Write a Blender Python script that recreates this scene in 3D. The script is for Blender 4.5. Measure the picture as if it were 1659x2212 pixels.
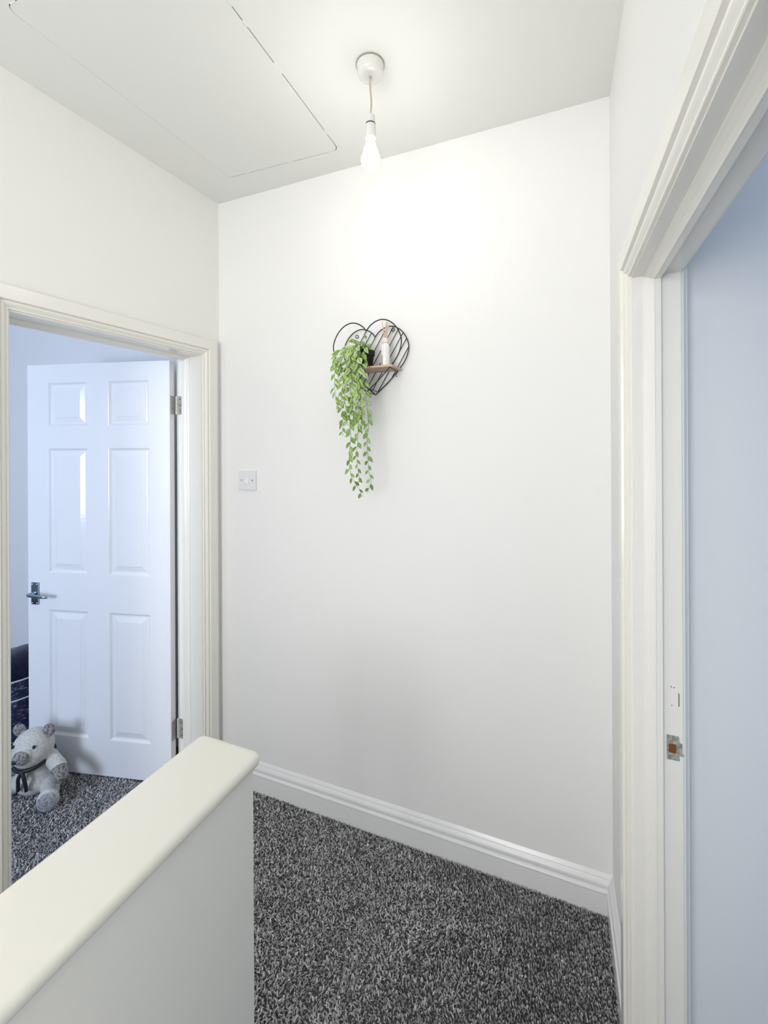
import bpy, bmesh, math, random
import numpy as np
from mathutils import Vector, Matrix

for o in list(bpy.data.objects): bpy.data.objects.remove(o, do_unlink=True)
S = bpy.context.scene
COL = S.collection

# ------------------------------------------------------------ camera
YAW, ROLL, EYE, FPX = math.radians(22.34), math.radians(0.27), 1.54, 950.0
fw = Vector((-math.sin(YAW), math.cos(YAW), 0)); rt = Vector((math.cos(YAW), math.sin(YAW), 0)); up = Vector((0, 0, 1))
r2 = rt*math.cos(ROLL) - up*math.sin(ROLL); u2 = rt*math.sin(ROLL) + up*math.cos(ROLL)
cam = bpy.data.cameras.new('camera'); camo = bpy.data.objects.new('camera', cam); COL.objects.link(camo)
camo.matrix_world = Matrix(((r2.x, u2.x, -fw.x, 0), (r2.y, u2.y, -fw.y, 0), (r2.z, u2.z, -fw.z, EYE), (0, 0, 0, 1)))
cam.sensor_fit = 'HORIZONTAL'; cam.sensor_width = 36; cam.lens = 36*FPX/1659
cam.shift_x = 0; cam.shift_y = -(1106-970)/1659
cam.clip_start = 0.01
S.camera = camo

# ------------------------------------------------------------ exposure, sky, daylight, added landing fill
S.view_settings.view_transform = 'Standard'; S.view_settings.look = 'None'
S.view_settings.gamma = 1; S.view_settings.exposure = 0.0
try: S.view_settings.use_curve_mapping = False
except Exception: pass
BULB_STRENGTH = 58.0
W = bpy.data.worlds.new('sky'); S.world = W; W.use_nodes = True
W.node_tree.nodes['Background'].inputs[0].default_value = (0.45, 0.62, 1.0, 1)
W.node_tree.nodes['Background'].inputs[1].default_value = 1.0

def area(name, loc, direction, sx, sy, power, color):
    l = bpy.data.lights.new(name, 'AREA'); l.shape = 'RECTANGLE'; l.size = sx; l.size_y = sy
    l.energy = power; l.color = color
    o = bpy.data.objects.new(name, l); COL.objects.link(o); o.location = loc
    o.rotation_euler = Vector(direction).to_track_quat('-Z', 'Z').to_euler()
    return o
DAY = (0.67, 0.78, 1.0)
area('bedroom_daylight', (-2.22, -1.37, 1.50), (-0.1, 1, -0.08), 0.72, 1.15, 50, DAY)
area('side_room_daylight', (2.50, -1.36, 1.05), (-0.45, 1, -0.30), 1.1, 1.1, 45, (0.64, 0.78, 1.0))
area('landing_fill', (-0.66, -1.79, 1.50), (0, 1, -0.16), 1.1, 1.45, 45, (1.0, 0.975, 0.93))  # added fill lamp behind the viewer, lifts the landing walls and carpet

# ------------------------------------------------------------ materials
def nodes(name):
    m = bpy.data.materials.new(name); m.use_nodes = True
    nt = m.node_tree; b = nt.nodes['Principled BSDF']
    return m, nt, b
def paint(name, col, rough=0.6, bump=0.0, scale=60, spec=0.5, stretch=None, var=0.0, dist=0.002, coat=0.0):
    m, nt, b = nodes(name)
    b.inputs['Base Color'].default_value = (*col, 1); b.inputs['Roughness'].default_value = rough
    b.inputs['Specular IOR Level'].default_value = spec
    if coat: b.inputs['Coat Weight'].default_value = coat; b.inputs['Coat Roughness'].default_value = 0.08
    tc = nt.nodes.new('ShaderNodeTexCoord'); mp = nt.nodes.new('ShaderNodeMapping')
    nt.links.new(tc.outputs['Object'], mp.inputs[0])
    if stretch: mp.inputs['Scale'].default_value = stretch
    if bump:
        n = nt.nodes.new('ShaderNodeTexNoise'); n.inputs['Scale'].default_value = scale; n.inputs['Detail'].default_value = 4
        bp = nt.nodes.new('ShaderNodeBump'); bp.inputs['Strength'].default_value = bump; bp.inputs['Distance'].default_value = dist
        nt.links.new(mp.outputs[0], n.inputs[0]); nt.links.new(n.outputs[0], bp.inputs['Height']); nt.links.new(bp.outputs[0], b.inputs['Normal'])
        if var:
            r = nt.nodes.new('ShaderNodeValToRGB'); n2 = nt.nodes.new('ShaderNodeTexNoise'); n2.inputs['Scale'].default_value = 2.3
            n2.inputs['Detail'].default_value = 3
            nt.links.new(mp.outputs[0], n2.inputs[0]); nt.links.new(n2.outputs[0], r.inputs[0])
            r.color_ramp.elements[0].position = 0.35; r.color_ramp.elements[1].position = 0.65
            r.color_ramp.elements[0].color = (*[c*(1-var) for c in col], 1); r.color_ramp.elements[1].color = (*col, 1)
            nt.links.new(r.outputs[0], b.inputs['Base Color'])
    return m
M = {}
M['wall'] = paint('white_emulsion', (0.875, 0.875, 0.87), 0.55, 0.10, 55, 0.4, var=0.006, dist=0.0015)
M['wall_cream'] = paint('warm_white_emulsion', (0.88, 0.88, 0.845), 0.55, 0.10, 40, 0.4, var=0.006, dist=0.0015)
M['ceiling'] = paint('ceiling_emulsion', (0.86, 0.868, 0.845), 0.8, 0.12, 30, 0.2, var=0.01)
M['room'] = paint('side_room_emulsion', (0.80, 0.81, 0.82), 0.7, 0.08, 60, 0.3)
M['gloss'] = paint('cream_gloss_paint', (0.87, 0.855, 0.80), 0.2, 0.10, 30, 0.5, (1, 1, 0.5), dist=0.0006)
M['gloss_white'] = paint('white_gloss_paint', (0.84, 0.845, 0.85), 0.2, 0.06, 30, 0.5, (0.2, 1, 1), dist=0.002)
M['door'] = paint('white_door_gloss', (0.83, 0.84, 0.86), 0.13, 0.14, 60, 0.5, (0.25, 1, 1.6), dist=0.0018)
M['cap'] = paint('cream_cap_gloss', (0.83, 0.815, 0.745), 0.22, 0.05, 12, 0.45, dist=0.002)
M['plaster'] = paint('half_wall_emulsion', (0.84, 0.835, 0.79), 0.6, 0.08, 50, 0.3)
M['plastic'] = paint('white_plastic', (0.80, 0.80, 0.82), 0.3)
M['plastic_old'] = paint('aged_white_plastic', (0.78, 0.775, 0.74), 0.25)
M['flex'] = paint('cream_flex', (0.55, 0.50, 0.42), 0.45)
M['dark'] = paint('dark_gap', (0.03, 0.03, 0.03), 0.9)
M['shadow_board'] = paint('loft_board', (0.16, 0.15, 0.13), 0.9)
M['hatch_line'] = paint('caulk_line', (0.45, 0.44, 0.40), 0.9)
M['screw'] = paint('screw_hole', (0.05, 0.05, 0.06), 0.5)
M['black_wire'] = paint('black_wire', (0.012, 0.012, 0.013), 0.4)
M['pot'] = paint('black_pot', (0.028, 0.026, 0.024), 0.75, 0.8, 300, 0.3, dist=0.001)
M['oak'] = paint('pale_wood', (0.62, 0.43, 0.31), 0.5, 0.2, 120, 0.4, (1, 12, 12), dist=0.0006, var=0.2)
M['reed'] = paint('rattan_reed', (0.78, 0.58, 0.42), 0.6)
M['ceramic'] = paint('white_glass_bottle', (0.86, 0.86, 0.86), 0.2)
M['collar'] = paint('white_collar', (0.80, 0.78, 0.75), 0.35)
M['ink'] = paint('dark_print', (0.05, 0.045, 0.04), 0.5)
M['metal_pink'] = M['ink']
def metal(name, col, rough, bump=0, met=1.0):
    m, nt, b = nodes(name); b.inputs['Base Color'].default_value = (*col, 1); b.inputs['Metallic'].default_value = met; b.inputs['Roughness'].default_value = rough
    if bump:
        n = nt.nodes.new('ShaderNodeTexNoise'); n.inputs['Scale'].default_value = 180; r = nt.nodes.new('ShaderNodeValToRGB')
        r.color_ramp.elements[0].color = (*[c*0.55 for c in col], 1); r.color_ramp.elements[1].color = (*col, 1)
        r.color_ramp.elements[0].position = .35; r.color_ramp.elements[1].position = .6
        tc = nt.nodes.new('ShaderNodeTexCoord'); nt.links.new(tc.outputs['Object'], n.inputs[0]); nt.links.new(n.outputs[0], r.inputs[0]); nt.links.new(r.outputs[0], b.inputs['Base Color'])
    return m
M['steel'] = metal('painted_steel_hinge', (0.55, 0.55, 0.50), 0.45, 1, 0.5)
M['chrome'] = metal('chrome', (0.42, 0.50, 0.62), 0.12)
M['strike'] = metal('strike_steel', (0.52, 0.54, 0.49), 0.4, 1, 0.35)
M['rust'] = paint('bare_timber_mortise', (0.35, 0.13, 0.03), 0.8, 0.8, 300, 0.2, var=0.5)
def bulb_mat():
    m, nt, b = nodes('lit_bulb'); b.inputs['Base Color'].default_value = (1, 1, 1, 1)
    b.inputs['Emission Color'].default_value = (1.0, 0.95, 0.86, 1); b.inputs['Emission Strength'].default_value = BULB_STRENGTH
    return m
M['bulb'] = bulb_mat()
M['bulb_neck'] = paint('bulb_neck', (0.85, 0.80, 0.66), 0.3)
def plush(name, c1, c2, scale=160):
    m, nt, b = nodes(name); b.inputs['Roughness'].default_value = 0.95; b.inputs['Specular IOR Level'].default_value = 0.1
    try: b.inputs['Sheen Weight'].default_value = 0.3
    except Exception: pass
    tc = nt.nodes.new('ShaderNodeTexCoord'); n = nt.nodes.new('ShaderNodeTexNoise'); n.inputs['Scale'].default_value = scale; n.inputs['Detail'].default_value = 5
    r = nt.nodes.new('ShaderNodeValToRGB'); r.color_ramp.elements[0].position = 0.38; r.color_ramp.elements[1].position = 0.6
    r.color_ramp.elements[0].color = (*c1, 1); r.color_ramp.elements[1].color = (*c2, 1)
    bp = nt.nodes.new('ShaderNodeBump'); bp.inputs['Strength'].default_value = 0.7; bp.inputs['Distance'].default_value = 0.003
    nt.links.new(tc.outputs['Object'], n.inputs[0]); nt.links.new(n.outputs[0], r.inputs[0]); nt.links.new(r.outputs[0], b.inputs['Base Color'])
    nt.links.new(n.outputs[0], bp.inputs['Height']); nt.links.new(bp.outputs[0], b.inputs['Normal'])
    return m
M['plush'] = plush('cream_plush', (0.50, 0.49, 0.46), (0.66, 0.65, 0.61))
M['plush_taupe'] = plush('taupe_plush', (0.12, 0.11, 0.11), (0.36, 0.34, 0.34), 110)
M['plush_pale'] = plush('grey_sole_plush', (0.22, 0.22, 0.25), (0.46, 0.45, 0.48), 120)
M['ribbon'] = paint('black_ribbon', (0.015, 0.014, 0.018), 0.5)
M['navy'] = plush('navy_throw', (0.004, 0.006, 0.03), (0.012, 0.02, 0.06), 60)
def knit():
    m, nt, b = nodes('navy_knit_weave'); b.inputs['Roughness'].default_value = 0.9
    tc = nt.nodes.new('ShaderNodeTexCoord'); mp = nt.nodes.new('ShaderNodeMapping'); mp.inputs['Scale'].default_value = (1, 1, 2.2)
    n = nt.nodes.new('ShaderNodeTexNoise'); n.inputs['Scale'].default_value = 45; n.inputs['Detail'].default_value = 6; n.inputs['Roughness'].default_value = .7
    r = nt.nodes.new('ShaderNodeValToRGB'); r.color_ramp.elements[0].position = 0.52; r.color_ramp.elements[1].position = 0.68
    r.color_ramp.elements[0].color = (0.012, 0.02, 0.07, 1); r.color_ramp.elements[1].color = (0.35, 0.37, 0.42, 1)
    nt.links.new(tc.outputs['Object'], mp.inputs[0]); nt.links.new(mp.outputs[0], n.inputs[0]); nt.links.new(n.outputs[0], r.inputs[0]); nt.links.new(r.outputs[0], b.inputs['Base Color'])
    bp = nt.nodes.new('ShaderNodeBump'); bp.inputs['Strength'].default_value = 0.8; bp.inputs['Distance'].default_value = 0.004
    nt.links.new(n.outputs[0], bp.inputs['Height']); nt.links.new(bp.outputs[0], b.inputs['Normal'])
    return m
M['knit'] = knit()
M['piping'] = paint('pale_piping', (0.6, 0.62, 0.68), 0.8)
def carpet_mat():
    m, nt, b = nodes('grey_twist_carpet'); b.inputs['Roughness'].default_value = 0.95; b.inputs['Specular IOR Level'].default_value = 0.15
    a = nt.nodes.new('ShaderNodeAttribute'); a.attribute_name = 'shade'; a.attribute_type = 'GEOMETRY'
    r = nt.nodes.new('ShaderNodeValToRGB')
    r.color_ramp.elements[0].color = (0.12, 0.12, 0.123, 1); r.color_ramp.elements[1].color = (0.85, 0.83, 0.83, 1)
    e = r.color_ramp.elements.new(0.5); e.color = (0.45, 0.445, 0.45, 1)
    nt.links.new(a.outputs['Fac'], r.inputs[0]); nt.links.new(r.outputs[0], b.inputs['Base Color'])
    return m
M['carpet'] = carpet_mat()
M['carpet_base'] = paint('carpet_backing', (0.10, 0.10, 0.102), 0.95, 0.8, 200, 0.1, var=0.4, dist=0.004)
def leaf_mat():
    m, nt, b = nodes('variegated_leaf'); b.inputs['Roughness'].default_value = 0.45
    b.inputs['Specular IOR Level'].default_value = 0.4
    a = nt.nodes.new('ShaderNodeAttribute'); a.attribute_name = 'tone'; a.attribute_type = 'GEOMETRY'
    r = nt.nodes.new('ShaderNodeValToRGB'); el = r.color_ramp.elements
    el[0].position = 0; el[0].color = (0.045, 0.12, 0.015, 1); el[1].position = 1; el[1].color = (0.60, 0.70, 0.45, 1)
    e = el.new(0.35); e.color = (0.11, 0.24, 0.02, 1)
    e = el.new(0.65); e.color = (0.27, 0.43, 0.09, 1)
    nt.links.new(a.outputs['Fac'], r.inputs[0]); nt.links.new(r.outputs[0], b.inputs['Base Color'])
    return m
M['leaf'] = leaf_mat()
M['stem'] = paint('olive_stem', (0.16, 0.20, 0.10), 0.6)

# ------------------------------------------------------------ helpers
def mk(name, verts, faces, mat, parent=None, smooth=False):
    me = bpy.data.meshes.new(name); me.from_pydata([tuple(v) for v in verts], [], faces); me.update()
    o = bpy.data.objects.new(name, me); COL.objects.link(o)
    bm = bmesh.new(); bm.from_mesh(me); bmesh.ops.recalc_face_normals(bm, faces=bm.faces); bm.to_mesh(me); bm.free()
    if mat: me.materials.append(mat)
    if smooth:
        for p in me.polygons: p.use_smooth = True
    if parent: o.parent = parent
    return o
def bm_obj(name, bm, mat, parent=None, smooth=False):
    bmesh.ops.recalc_face_normals(bm, faces=bm.faces)
    me = bpy.data.meshes.new(name); bm.to_mesh(me); bm.free()
    o = bpy.data.objects.new(name, me); COL.objects.link(o)
    if mat: me.materials.append(mat)
    if smooth:
        for p in me.polygons: p.use_smooth = True
    if parent: o.parent = parent
    return o
def bevel(o, w=0.002, seg=2, angle=30):
    md = o.modifiers.new('bevel', 'BEVEL'); md.width = w; md.segments = seg; md.limit_method = 'ANGLE'; md.angle_limit = math.radians(angle)
    return o
class Frame:
    def __init__(s, o, ux, wx):
        s.o = Vector(o); s.u = Vector(ux).normalized(); s.w = Vector(wx).normalized()
    def __call__(s, u, v, w): return s.o + s.u*u + Vector((0, 0, v)) + s.w*w
WORLD = lambda x, y, z: Vector((x, y, z))
def boxes(name, lst, mat, parent=None, fr=None):
    """lst of (u0,u1,v0,v1,w0,w1) in frame coordinates (u, vertical, w)"""
    V, F = [], []
    for (a0, a1, b0, b1, c0, c1) in lst:
        k = len(V)
        for a in (a0, a1):
            for b in (b0, b1):
                for c in (c0, c1): V.append(fr(a, b, c) if fr else Vector((a, b, c)))
        F += [(k, k+1, k+3, k+2), (k+4, k+6, k+7, k+5), (k, k+4, k+5, k+1), (k+2, k+3, k+7, k+6), (k, k+2, k+6, k+4), (k+1, k+5, k+7, k+3)]
    return mk(name, V, F, mat, parent)
def bx(name, x0, x1, y0, y1, z0, z1, mat, parent=None, bev=0):
    o = boxes(name, [(x0, x1, y0, y1, z0, z1)], mat, parent)
    if bev: bevel(o, bev)
    return o
def thing(name, label, cat, loc=(0, 0, 0), rz=0, group=None):
    o = bpy.data.objects.new(name, None); COL.objects.link(o); o.location = loc; o.rotation_euler = (0, 0, rz)
    o.empty_display_size = 0.05
    o['label'] = label; o['category'] = cat
    if group: o['group'] = group
    return o
def struct(o, label, cat='wall'):
    o['kind'] = 'structure'; o['label'] = label; o['category'] = cat
    return o
def sempty(name, label, cat, loc=(0, 0, 0)):
    o = bpy.data.objects.new(name, None); COL.objects.link(o); o.location = loc; o.empty_display_size = 0.05
    return struct(o, label, cat)
def put(o, parent):
    o.parent = parent; o.matrix_parent_inverse = Matrix.Translation(-Vector(parent.location)) if parent.rotation_euler[2] == 0 else (Matrix.Translation(parent.location) @ Matrix.Rotation(parent.rotation_euler[2], 4, 'Z')).inverted()
    return o
def lathe(name, prof, mat, parent=None, seg=32, loc=(0, 0, 0), smooth=True):
    V, F = [], []
    for (r, z) in prof:
        for i in range(seg):
            t = 2*math.pi*i/seg; V.append((loc[0]+r*math.cos(t), loc[1]+r*math.sin(t), loc[2]+z))
    n = len(prof)
    for j in range(n-1):
        for i in range(seg):
            k = (i+1) % seg; F.append((j*seg+i, j*seg+k, (j+1)*seg+k, (j+1)*seg+i))
    F.append(tuple(range(seg))[::-1]); F.append(tuple((n-1)*seg+i for i in range(seg)))
    o = mk(name, V, F, mat, parent, smooth)
    if smooth: 
        md = o.modifiers.new('edge', 'EDGE_SPLIT'); md.split_angle = math.radians(40)
    return o
def tube_geo(pts, r, seg=8, closed=False, V=None, F=None, taper=None):
    V = [] if V is None else V; F = [] if F is None else F
    pts = [Vector(p) for p in pts]; n = len(pts); base = len(V)
    prev = None
    for i, p in enumerate(pts):
        if closed: t = (pts[(i+1) % n]-pts[i-1]).normalized()
        else: t = (pts[min(i+1, n-1)]-pts[max(i-1, 0)]).normalized()
        if prev is None:
            a = Vector((0, 0, 1)) if abs(t.z) < 0.9 else Vector((1, 0, 0))
            x = t.cross(a).normalized()
        else:
            x = (prev - t*prev.dot(t)).normalized()
        prev = x; y = t.cross(x)
        rr = r*(taper[i] if taper else 1)
        for k in range(seg):
            an = 2*math.pi*k/seg; V.append(p + (x*math.cos(an)+y*math.sin(an))*rr)
    m = n if closed else n-1
    for i in range(m):
        a = base+i*seg; b = base+((i+1) % n)*seg
        for k in range(seg):
            k2 = (k+1) % seg; F.append((a+k, a+k2, b+k2, b+k))
    if not closed:
        F.append(tuple(base+k for k in range(seg))[::-1]); F.append(tuple(base+(n-1)*seg+k for k in range(seg)))
    return V, F
def tube(name, pts, r, mat, parent=None, seg=8, closed=False, taper=None):
    V, F = tube_geo(pts, r, seg, closed, taper=taper)
    return mk(name, V, F, mat, parent, True)
def catmull(pts, n=8, closed=False):
    P = [Vector(p) for p in pts]; out = []
    m = len(P) if closed else len(P)-1
    for i in range(m):
        if closed: p0, p1, p2, p3 = P[i-1], P[i], P[(i+1) % len(P)], P[(i+2) % len(P)]
        else: p0, p1, p2, p3 = P[max(i-1, 0)], P[i], P[i+1], P[min(i+2, len(P)-1)]
        for k in range(n):
            t = k/n; out.append(0.5*((2*p1)+(p2-p0)*t+(2*p0-5*p1+4*p2-p3)*t*t+(3*p1-p0-3*p2+p3)*t**3))
    if not closed: out.append(P[-1])
    return out
def portal(name, prof, u0, u1, v0, fr, mat, parent, z0=0.0):
    """mitred section run up one side of an opening, over the head and down the other. prof: (outward, w)"""
    V, F = [], []
    n = len(prof)
    for st in range(4):
        for (a, w) in prof:
            if st == 0: V.append(fr(u0-a, z0, w))
            elif st == 1: V.append(fr(u0-a, v0+a, w))
            elif st == 2: V.append(fr(u1+a, v0+a, w))
            else: V.append(fr(u1+a, z0, w))
    for st in range(3):
        for i in range(n):
            j = (i+1) % n; F.append((st*n+i, st*n+j, (st+1)*n+j, (st+1)*n+i))
    F.append(tuple(range(n))); F.append(tuple(3*n+i for i in range(n))[::-1])
    return mk(name, V, F, mat, parent)

H = 2.70
FL = Frame((-1.508, 1.621, 0), (-0.0719, -0.9974, 0), (0.9974, -0.0719, 0))    # left wall, w towards the landing
FR = Frame((0.141, 1.626, 0), (0.022, -0.99976, 0), (-0.99976, -0.022, 0))     # right wall, w towards the landing
OL0, OL1, OLH = 0.100, 0.816, 1.966        # left opening between lining faces
OR0, OR1, ORH = 0.424, 1.186, 1.948        # right opening

# ------------------------------------------------------------ floor, ceiling, walls
floor = sempty('floor', 'dark grey twist pile carpet over the landing and the rooms beside it', 'floor')
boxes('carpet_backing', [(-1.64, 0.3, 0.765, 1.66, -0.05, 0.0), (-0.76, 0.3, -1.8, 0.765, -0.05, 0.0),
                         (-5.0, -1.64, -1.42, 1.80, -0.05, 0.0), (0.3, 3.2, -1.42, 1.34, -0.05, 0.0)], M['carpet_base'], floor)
rng = np.random.default_rng(4)
def tufts(regions, spacing, name, ln=0.010, wd=0.0040):
    P = []
    for (x0, x1, y0, y1) in regions:
        nx = int((x1-x0)/spacing); ny = int((y1-y0)/spacing)
        gx, gy = np.meshgrid(np.linspace(x0, x1, nx), np.linspace(y0, y1, ny))
        P.append(np.stack([gx.ravel(), gy.ravel()], 1))
    P = np.concatenate(P); P = P + rng.uniform(-spacing*.6, spacing*.6, P.shape); n = len(P)
    ang = rng.uniform(0, 2*np.pi, n); lean = rng.uniform(0.0, 1.0, n)
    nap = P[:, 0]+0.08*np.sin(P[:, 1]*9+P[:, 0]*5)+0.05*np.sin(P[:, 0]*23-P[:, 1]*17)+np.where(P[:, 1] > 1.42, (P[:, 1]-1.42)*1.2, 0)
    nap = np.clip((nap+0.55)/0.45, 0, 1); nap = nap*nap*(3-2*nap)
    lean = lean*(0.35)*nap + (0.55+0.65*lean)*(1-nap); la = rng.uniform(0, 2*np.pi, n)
    L = ln*rng.uniform(0.7, 1.25, n); wv = wd*rng.uniform(.7, 1.3, n)
    dx, dy = np.cos(ang)*wv/2, np.sin(ang)*wv/2
    tx, ty = np.cos(la)*np.sin(lean)*L, np.sin(la)*np.sin(lean)*L; tz = np.cos(lean)*L
    V = np.zeros((n, 6, 3))
    b = np.zeros((n, 3)); b[:, :2] = P
    t = b + np.stack([tx, ty, tz], 1); mid = b + np.stack([tx*.35, ty*.35, tz*.55], 1)
    off = np.stack([dx, dy, np.zeros(n)], 1); off2 = np.stack([-dy, dx, np.zeros(n)], 1)*.5
    V[:, 0] = b-off; V[:, 1] = b+off; V[:, 2] = mid+off*1.15+off2; V[:, 3] = mid-off*1.15+off2; V[:, 4] = t+off*.55; V[:, 5] = t-off*.55
    idx = np.arange(n)[:, None]*6
    Fq = np.concatenate([idx+np.array([[0, 1, 2, 3]]), idx+np.array([[3, 2, 4, 5]])], 1).reshape(-1)
    me = bpy.data.meshes.new(name); me.vertices.add(n*6); me.vertices.foreach_set('co', V.reshape(-1).astype(np.float32))
    me.loops.add(len(Fq)); me.loops.foreach_set('vertex_index', Fq.astype(np.int32))
    me.polygons.add(n*2); me.polygons.foreach_set('loop_start', (np.arange(n*2)*4).astype(np.int32)); me.polygons.foreach_set('loop_total', np.full(n*2, 4, np.int32))
    me.update(calc_edges=True); me.validate()
    cl = np.sin(P[:, 0]*61+np.sin(P[:, 1]*47)*2)*np.sin(P[:, 1]*53+np.sin(P[:, 0]*39)*2)
    sh = np.clip(rng.normal(0.5, 0.20, n)+cl*.07, 0, 1)
    at = me.attributes.new('shade', 'FLOAT', 'POINT'); at.data.foreach_set('value', np.repeat(sh, 6).astype(np.float32))
    o = bpy.data.objects.new(name, me); COL.objects.link(o); me.materials.append(M['carpet']); o.parent = floor
    o['kind'] = 'stuff'
    return o
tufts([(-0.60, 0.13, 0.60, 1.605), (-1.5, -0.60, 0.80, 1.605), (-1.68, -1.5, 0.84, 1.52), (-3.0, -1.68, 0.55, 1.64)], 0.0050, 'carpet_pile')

LINE = 0.0016
def rounded(x0, x1, y0, y1, r, n=6):
    out = []
    for (cx, cy, a0) in ((x1-r, y1-r, 0), (x0+r, y1-r, 90), (x0+r, y0+r, 180), (x1-r, y0+r, 270)):
        for i in range(n+1):
            a = math.radians(a0+90*i/n); out.append((cx+r*math.cos(a), cy+r*math.sin(a)))
    return out
# loft hatch outline, slightly out of square
def hatch_loop(g):
    base = rounded(0-g, 1+g*2, 0-g, 1+g*1.3, 0.035+g)
    A, B, C, D = Vector((-1.345, 0.690)), Vector((-0.801, 0.705)), Vector((-0.806, 1.508)), Vector((-1.315, 1.484))
    return [A*(1-u)*(1-v)+B*u*(1-v)+C*u*v+D*(1-u)*v for (u, v) in base]
hin, hout = hatch_loop(0.0), hatch_loop(0.0034)
bm = bmesh.new()
outer = [bm.verts.new((x, y, H)) for x, y in ((-5.05, -1.85), (3.25, -1.85), (3.25, 1.85), (-5.05, 1.85))]
inn = [bm.verts.new((p.x, p.y, H)) for p in hout]
ed = [bm.edges.new((outer[i], outer[(i+1) % 4])) for i in range(4)] + [bm.edges.new((inn[i], inn[(i+1) % len(inn)])) for i in range(len(inn))]
bmesh.ops.triangle_fill(bm, use_beauty=True, edges=ed)
# remove any face that filled the hole
for f in list(bm.faces):
    c = f.calc_center_median()
    if all(v in inn for v in f.verts): bm.faces.remove(f)
upv = [bm.verts.new((p.x, p.y, H+0.02)) for p in hout]
for i in range(len(inn)):
    j = (i+1) % len(inn); bm.faces.new((inn[i], inn[j], upv[j], upv[i]))
bm.faces.new(upv)
r = bmesh.ops.extrude_face_region(bm, geom=[f for f in bm.faces if False])
o = bm_obj('ceiling', bm, M['ceiling']); struct(o, 'flat white painted ceiling', 'ceiling')
# slab above so that nothing leaks in
slab = boxes('ceiling_slab', [(-5.05, 3.25, -1.85, 1.85, H+0.025, H+0.06)], M['shadow_board'], o)
V = [(p.x, p.y, H-0.0008) for p in hin]+[(p.x, p.y, H+0.018) for p in hin]; n = len(hin)
F = [tuple(range(n)), tuple(range(n, 2*n))]+[(i, (i+1) % n, n+(i+1) % n, n+i) for i in range(n)]
o = mk('loft_hatch', V, F, M['ceiling']); o['label'] = 'painted white loft hatch panel with rounded corners set flush in the ceiling'; o['category'] = 'hatch'
hl = o
# broken line of old filler along the joint
gap = hatch_loop(0.0017)
V, F = [], []
random.seed(3)
samples = []
for i in range(n):
    a, b = gap[i], gap[(i+1) % n]; L = (b-a).length; k = max(1, int(L/0.02))
    for q in range(k): samples.append((a.lerp(b, q/k), a.lerp(b, (q+1)/k)))
for a, b in samples:
    if random.random() < 0.20 and (b-a).length > 0.012: tube_geo([(a.x, a.y, H+0.0003), (b.x, b.y, H+0.0003)], 0.0019, 6, V=V, F=F)
cf = mk('cracked_filler', V, F, M['ceiling'], o); cf['kind'] = 'stuff'

o = boxes('wall_back', [(-1.62, 0.30, 1.626, 1.74, -0.05, H)], M['wall']); struct(o, 'plain white back wall of the landing behind the heart shelf')
o = boxes('wall_left', [(-0.10, OL0-0.02, 0, H, -0.160, 0), (OL1+0.02, 3.46, 0, H, -0.160, 0), (OL0-0.02, OL1+0.02, OLH+0.02, H, -0.160, 0),
                        (0.86, 3.46, -2.75, 0.0, -0.160, 0)], M['wall_cream'], None, FL); struct(o, 'warm white left wall of the landing around the bedroom doorway')
o = boxes('wall_right', [(-0.10, OR0-0.02, 0, H, -0.10, 0), (OR1+0.02, 3.46, 0, H, -0.10, 0), (OR0-0.02, OR1+0.02, ORH+0.02, H, -0.10, 0)], M['wall'], None, FR); struct(o, 'white right wall of the landing around the nearer doorway')
o = boxes('wall_front', [(-1.9, -1.24, -1.9, -1.8, -2.75, H), (0.0, 0.4, -1.9, -1.8, -2.75, H), (-1.24, 0.0, -1.9, -1.8, -2.75, 0.75), (-1.24, 0.0, -1.9, -1.8, 2.29, H)], M['wall']); struct(o, 'white wall of the landing behind the viewer')
o = boxes('wall_bedroom_back', [(-5.1, -1.66, 1.70, 1.80, 0, H)], M['room']); struct(o, 'bluish white bedroom wall behind the open panelled door')
o = boxes('wall_bedroom_left', [(-5.1, -5.0, -1.42, 1.80, 0, H)], M['room']); struct(o, 'far left bedroom wall')
o = boxes('wall_bedroom_front', [(-5.1, -2.60, -1.50, -1.40, 0, H), (-1.84, -1.83, -1.50, -1.40, 0, H), (-2.60, -1.84, -1.50, -1.40, 0, 0.90), (-2.60, -1.84, -1.50, -1.40, 2.10, H)], M['room']); struct(o, 'bedroom wall holding the window')
o = boxes('wall_side_room_back', [(0.262, 3.25, 1.292, 1.40, 0, H)], M['room']); struct(o, 'pale blue wall of the room beyond the right doorway')
o = boxes('wall_side_room_right', [(3.2, 3.3, -1.42, 1.40, 0, H)], M['room']); struct(o, 'right wall of the room beyond the right doorway')
o = boxes('wall_side_room_front', [(0.3, 1.92, -1.50, -1.40, 0, H), (3.08, 3.3, -1.50, -1.40, 0, H), (1.92, 3.08, -1.50, -1.40, 0, 0.48), (1.92, 3.08, -1.50, -1.40, 1.62, H)], M['room']); struct(o, 'window wall of the room beyond the right doorway')
WIN = [(Frame((-2.60, -1.40, 0), (1, 0, 0), (0, 1, 0)), 0.76, 0.90, 2.10, 'bedroom window with a plain white frame'),
       (Frame((1.92, -1.40, 0), (1, 0, 0), (0, 1, 0)), 1.16, 0.48, 1.62, 'side room window with a plain white frame'),
       (Frame((-1.24, -1.80, 0), (1, 0, 0), (0, 1, 0)), 1.24, 0.75, 2.29, 'unseen landing window added behind the viewer around the fill lamp')]  # last window is invented, a surround for the added landing fill lamp
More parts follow.
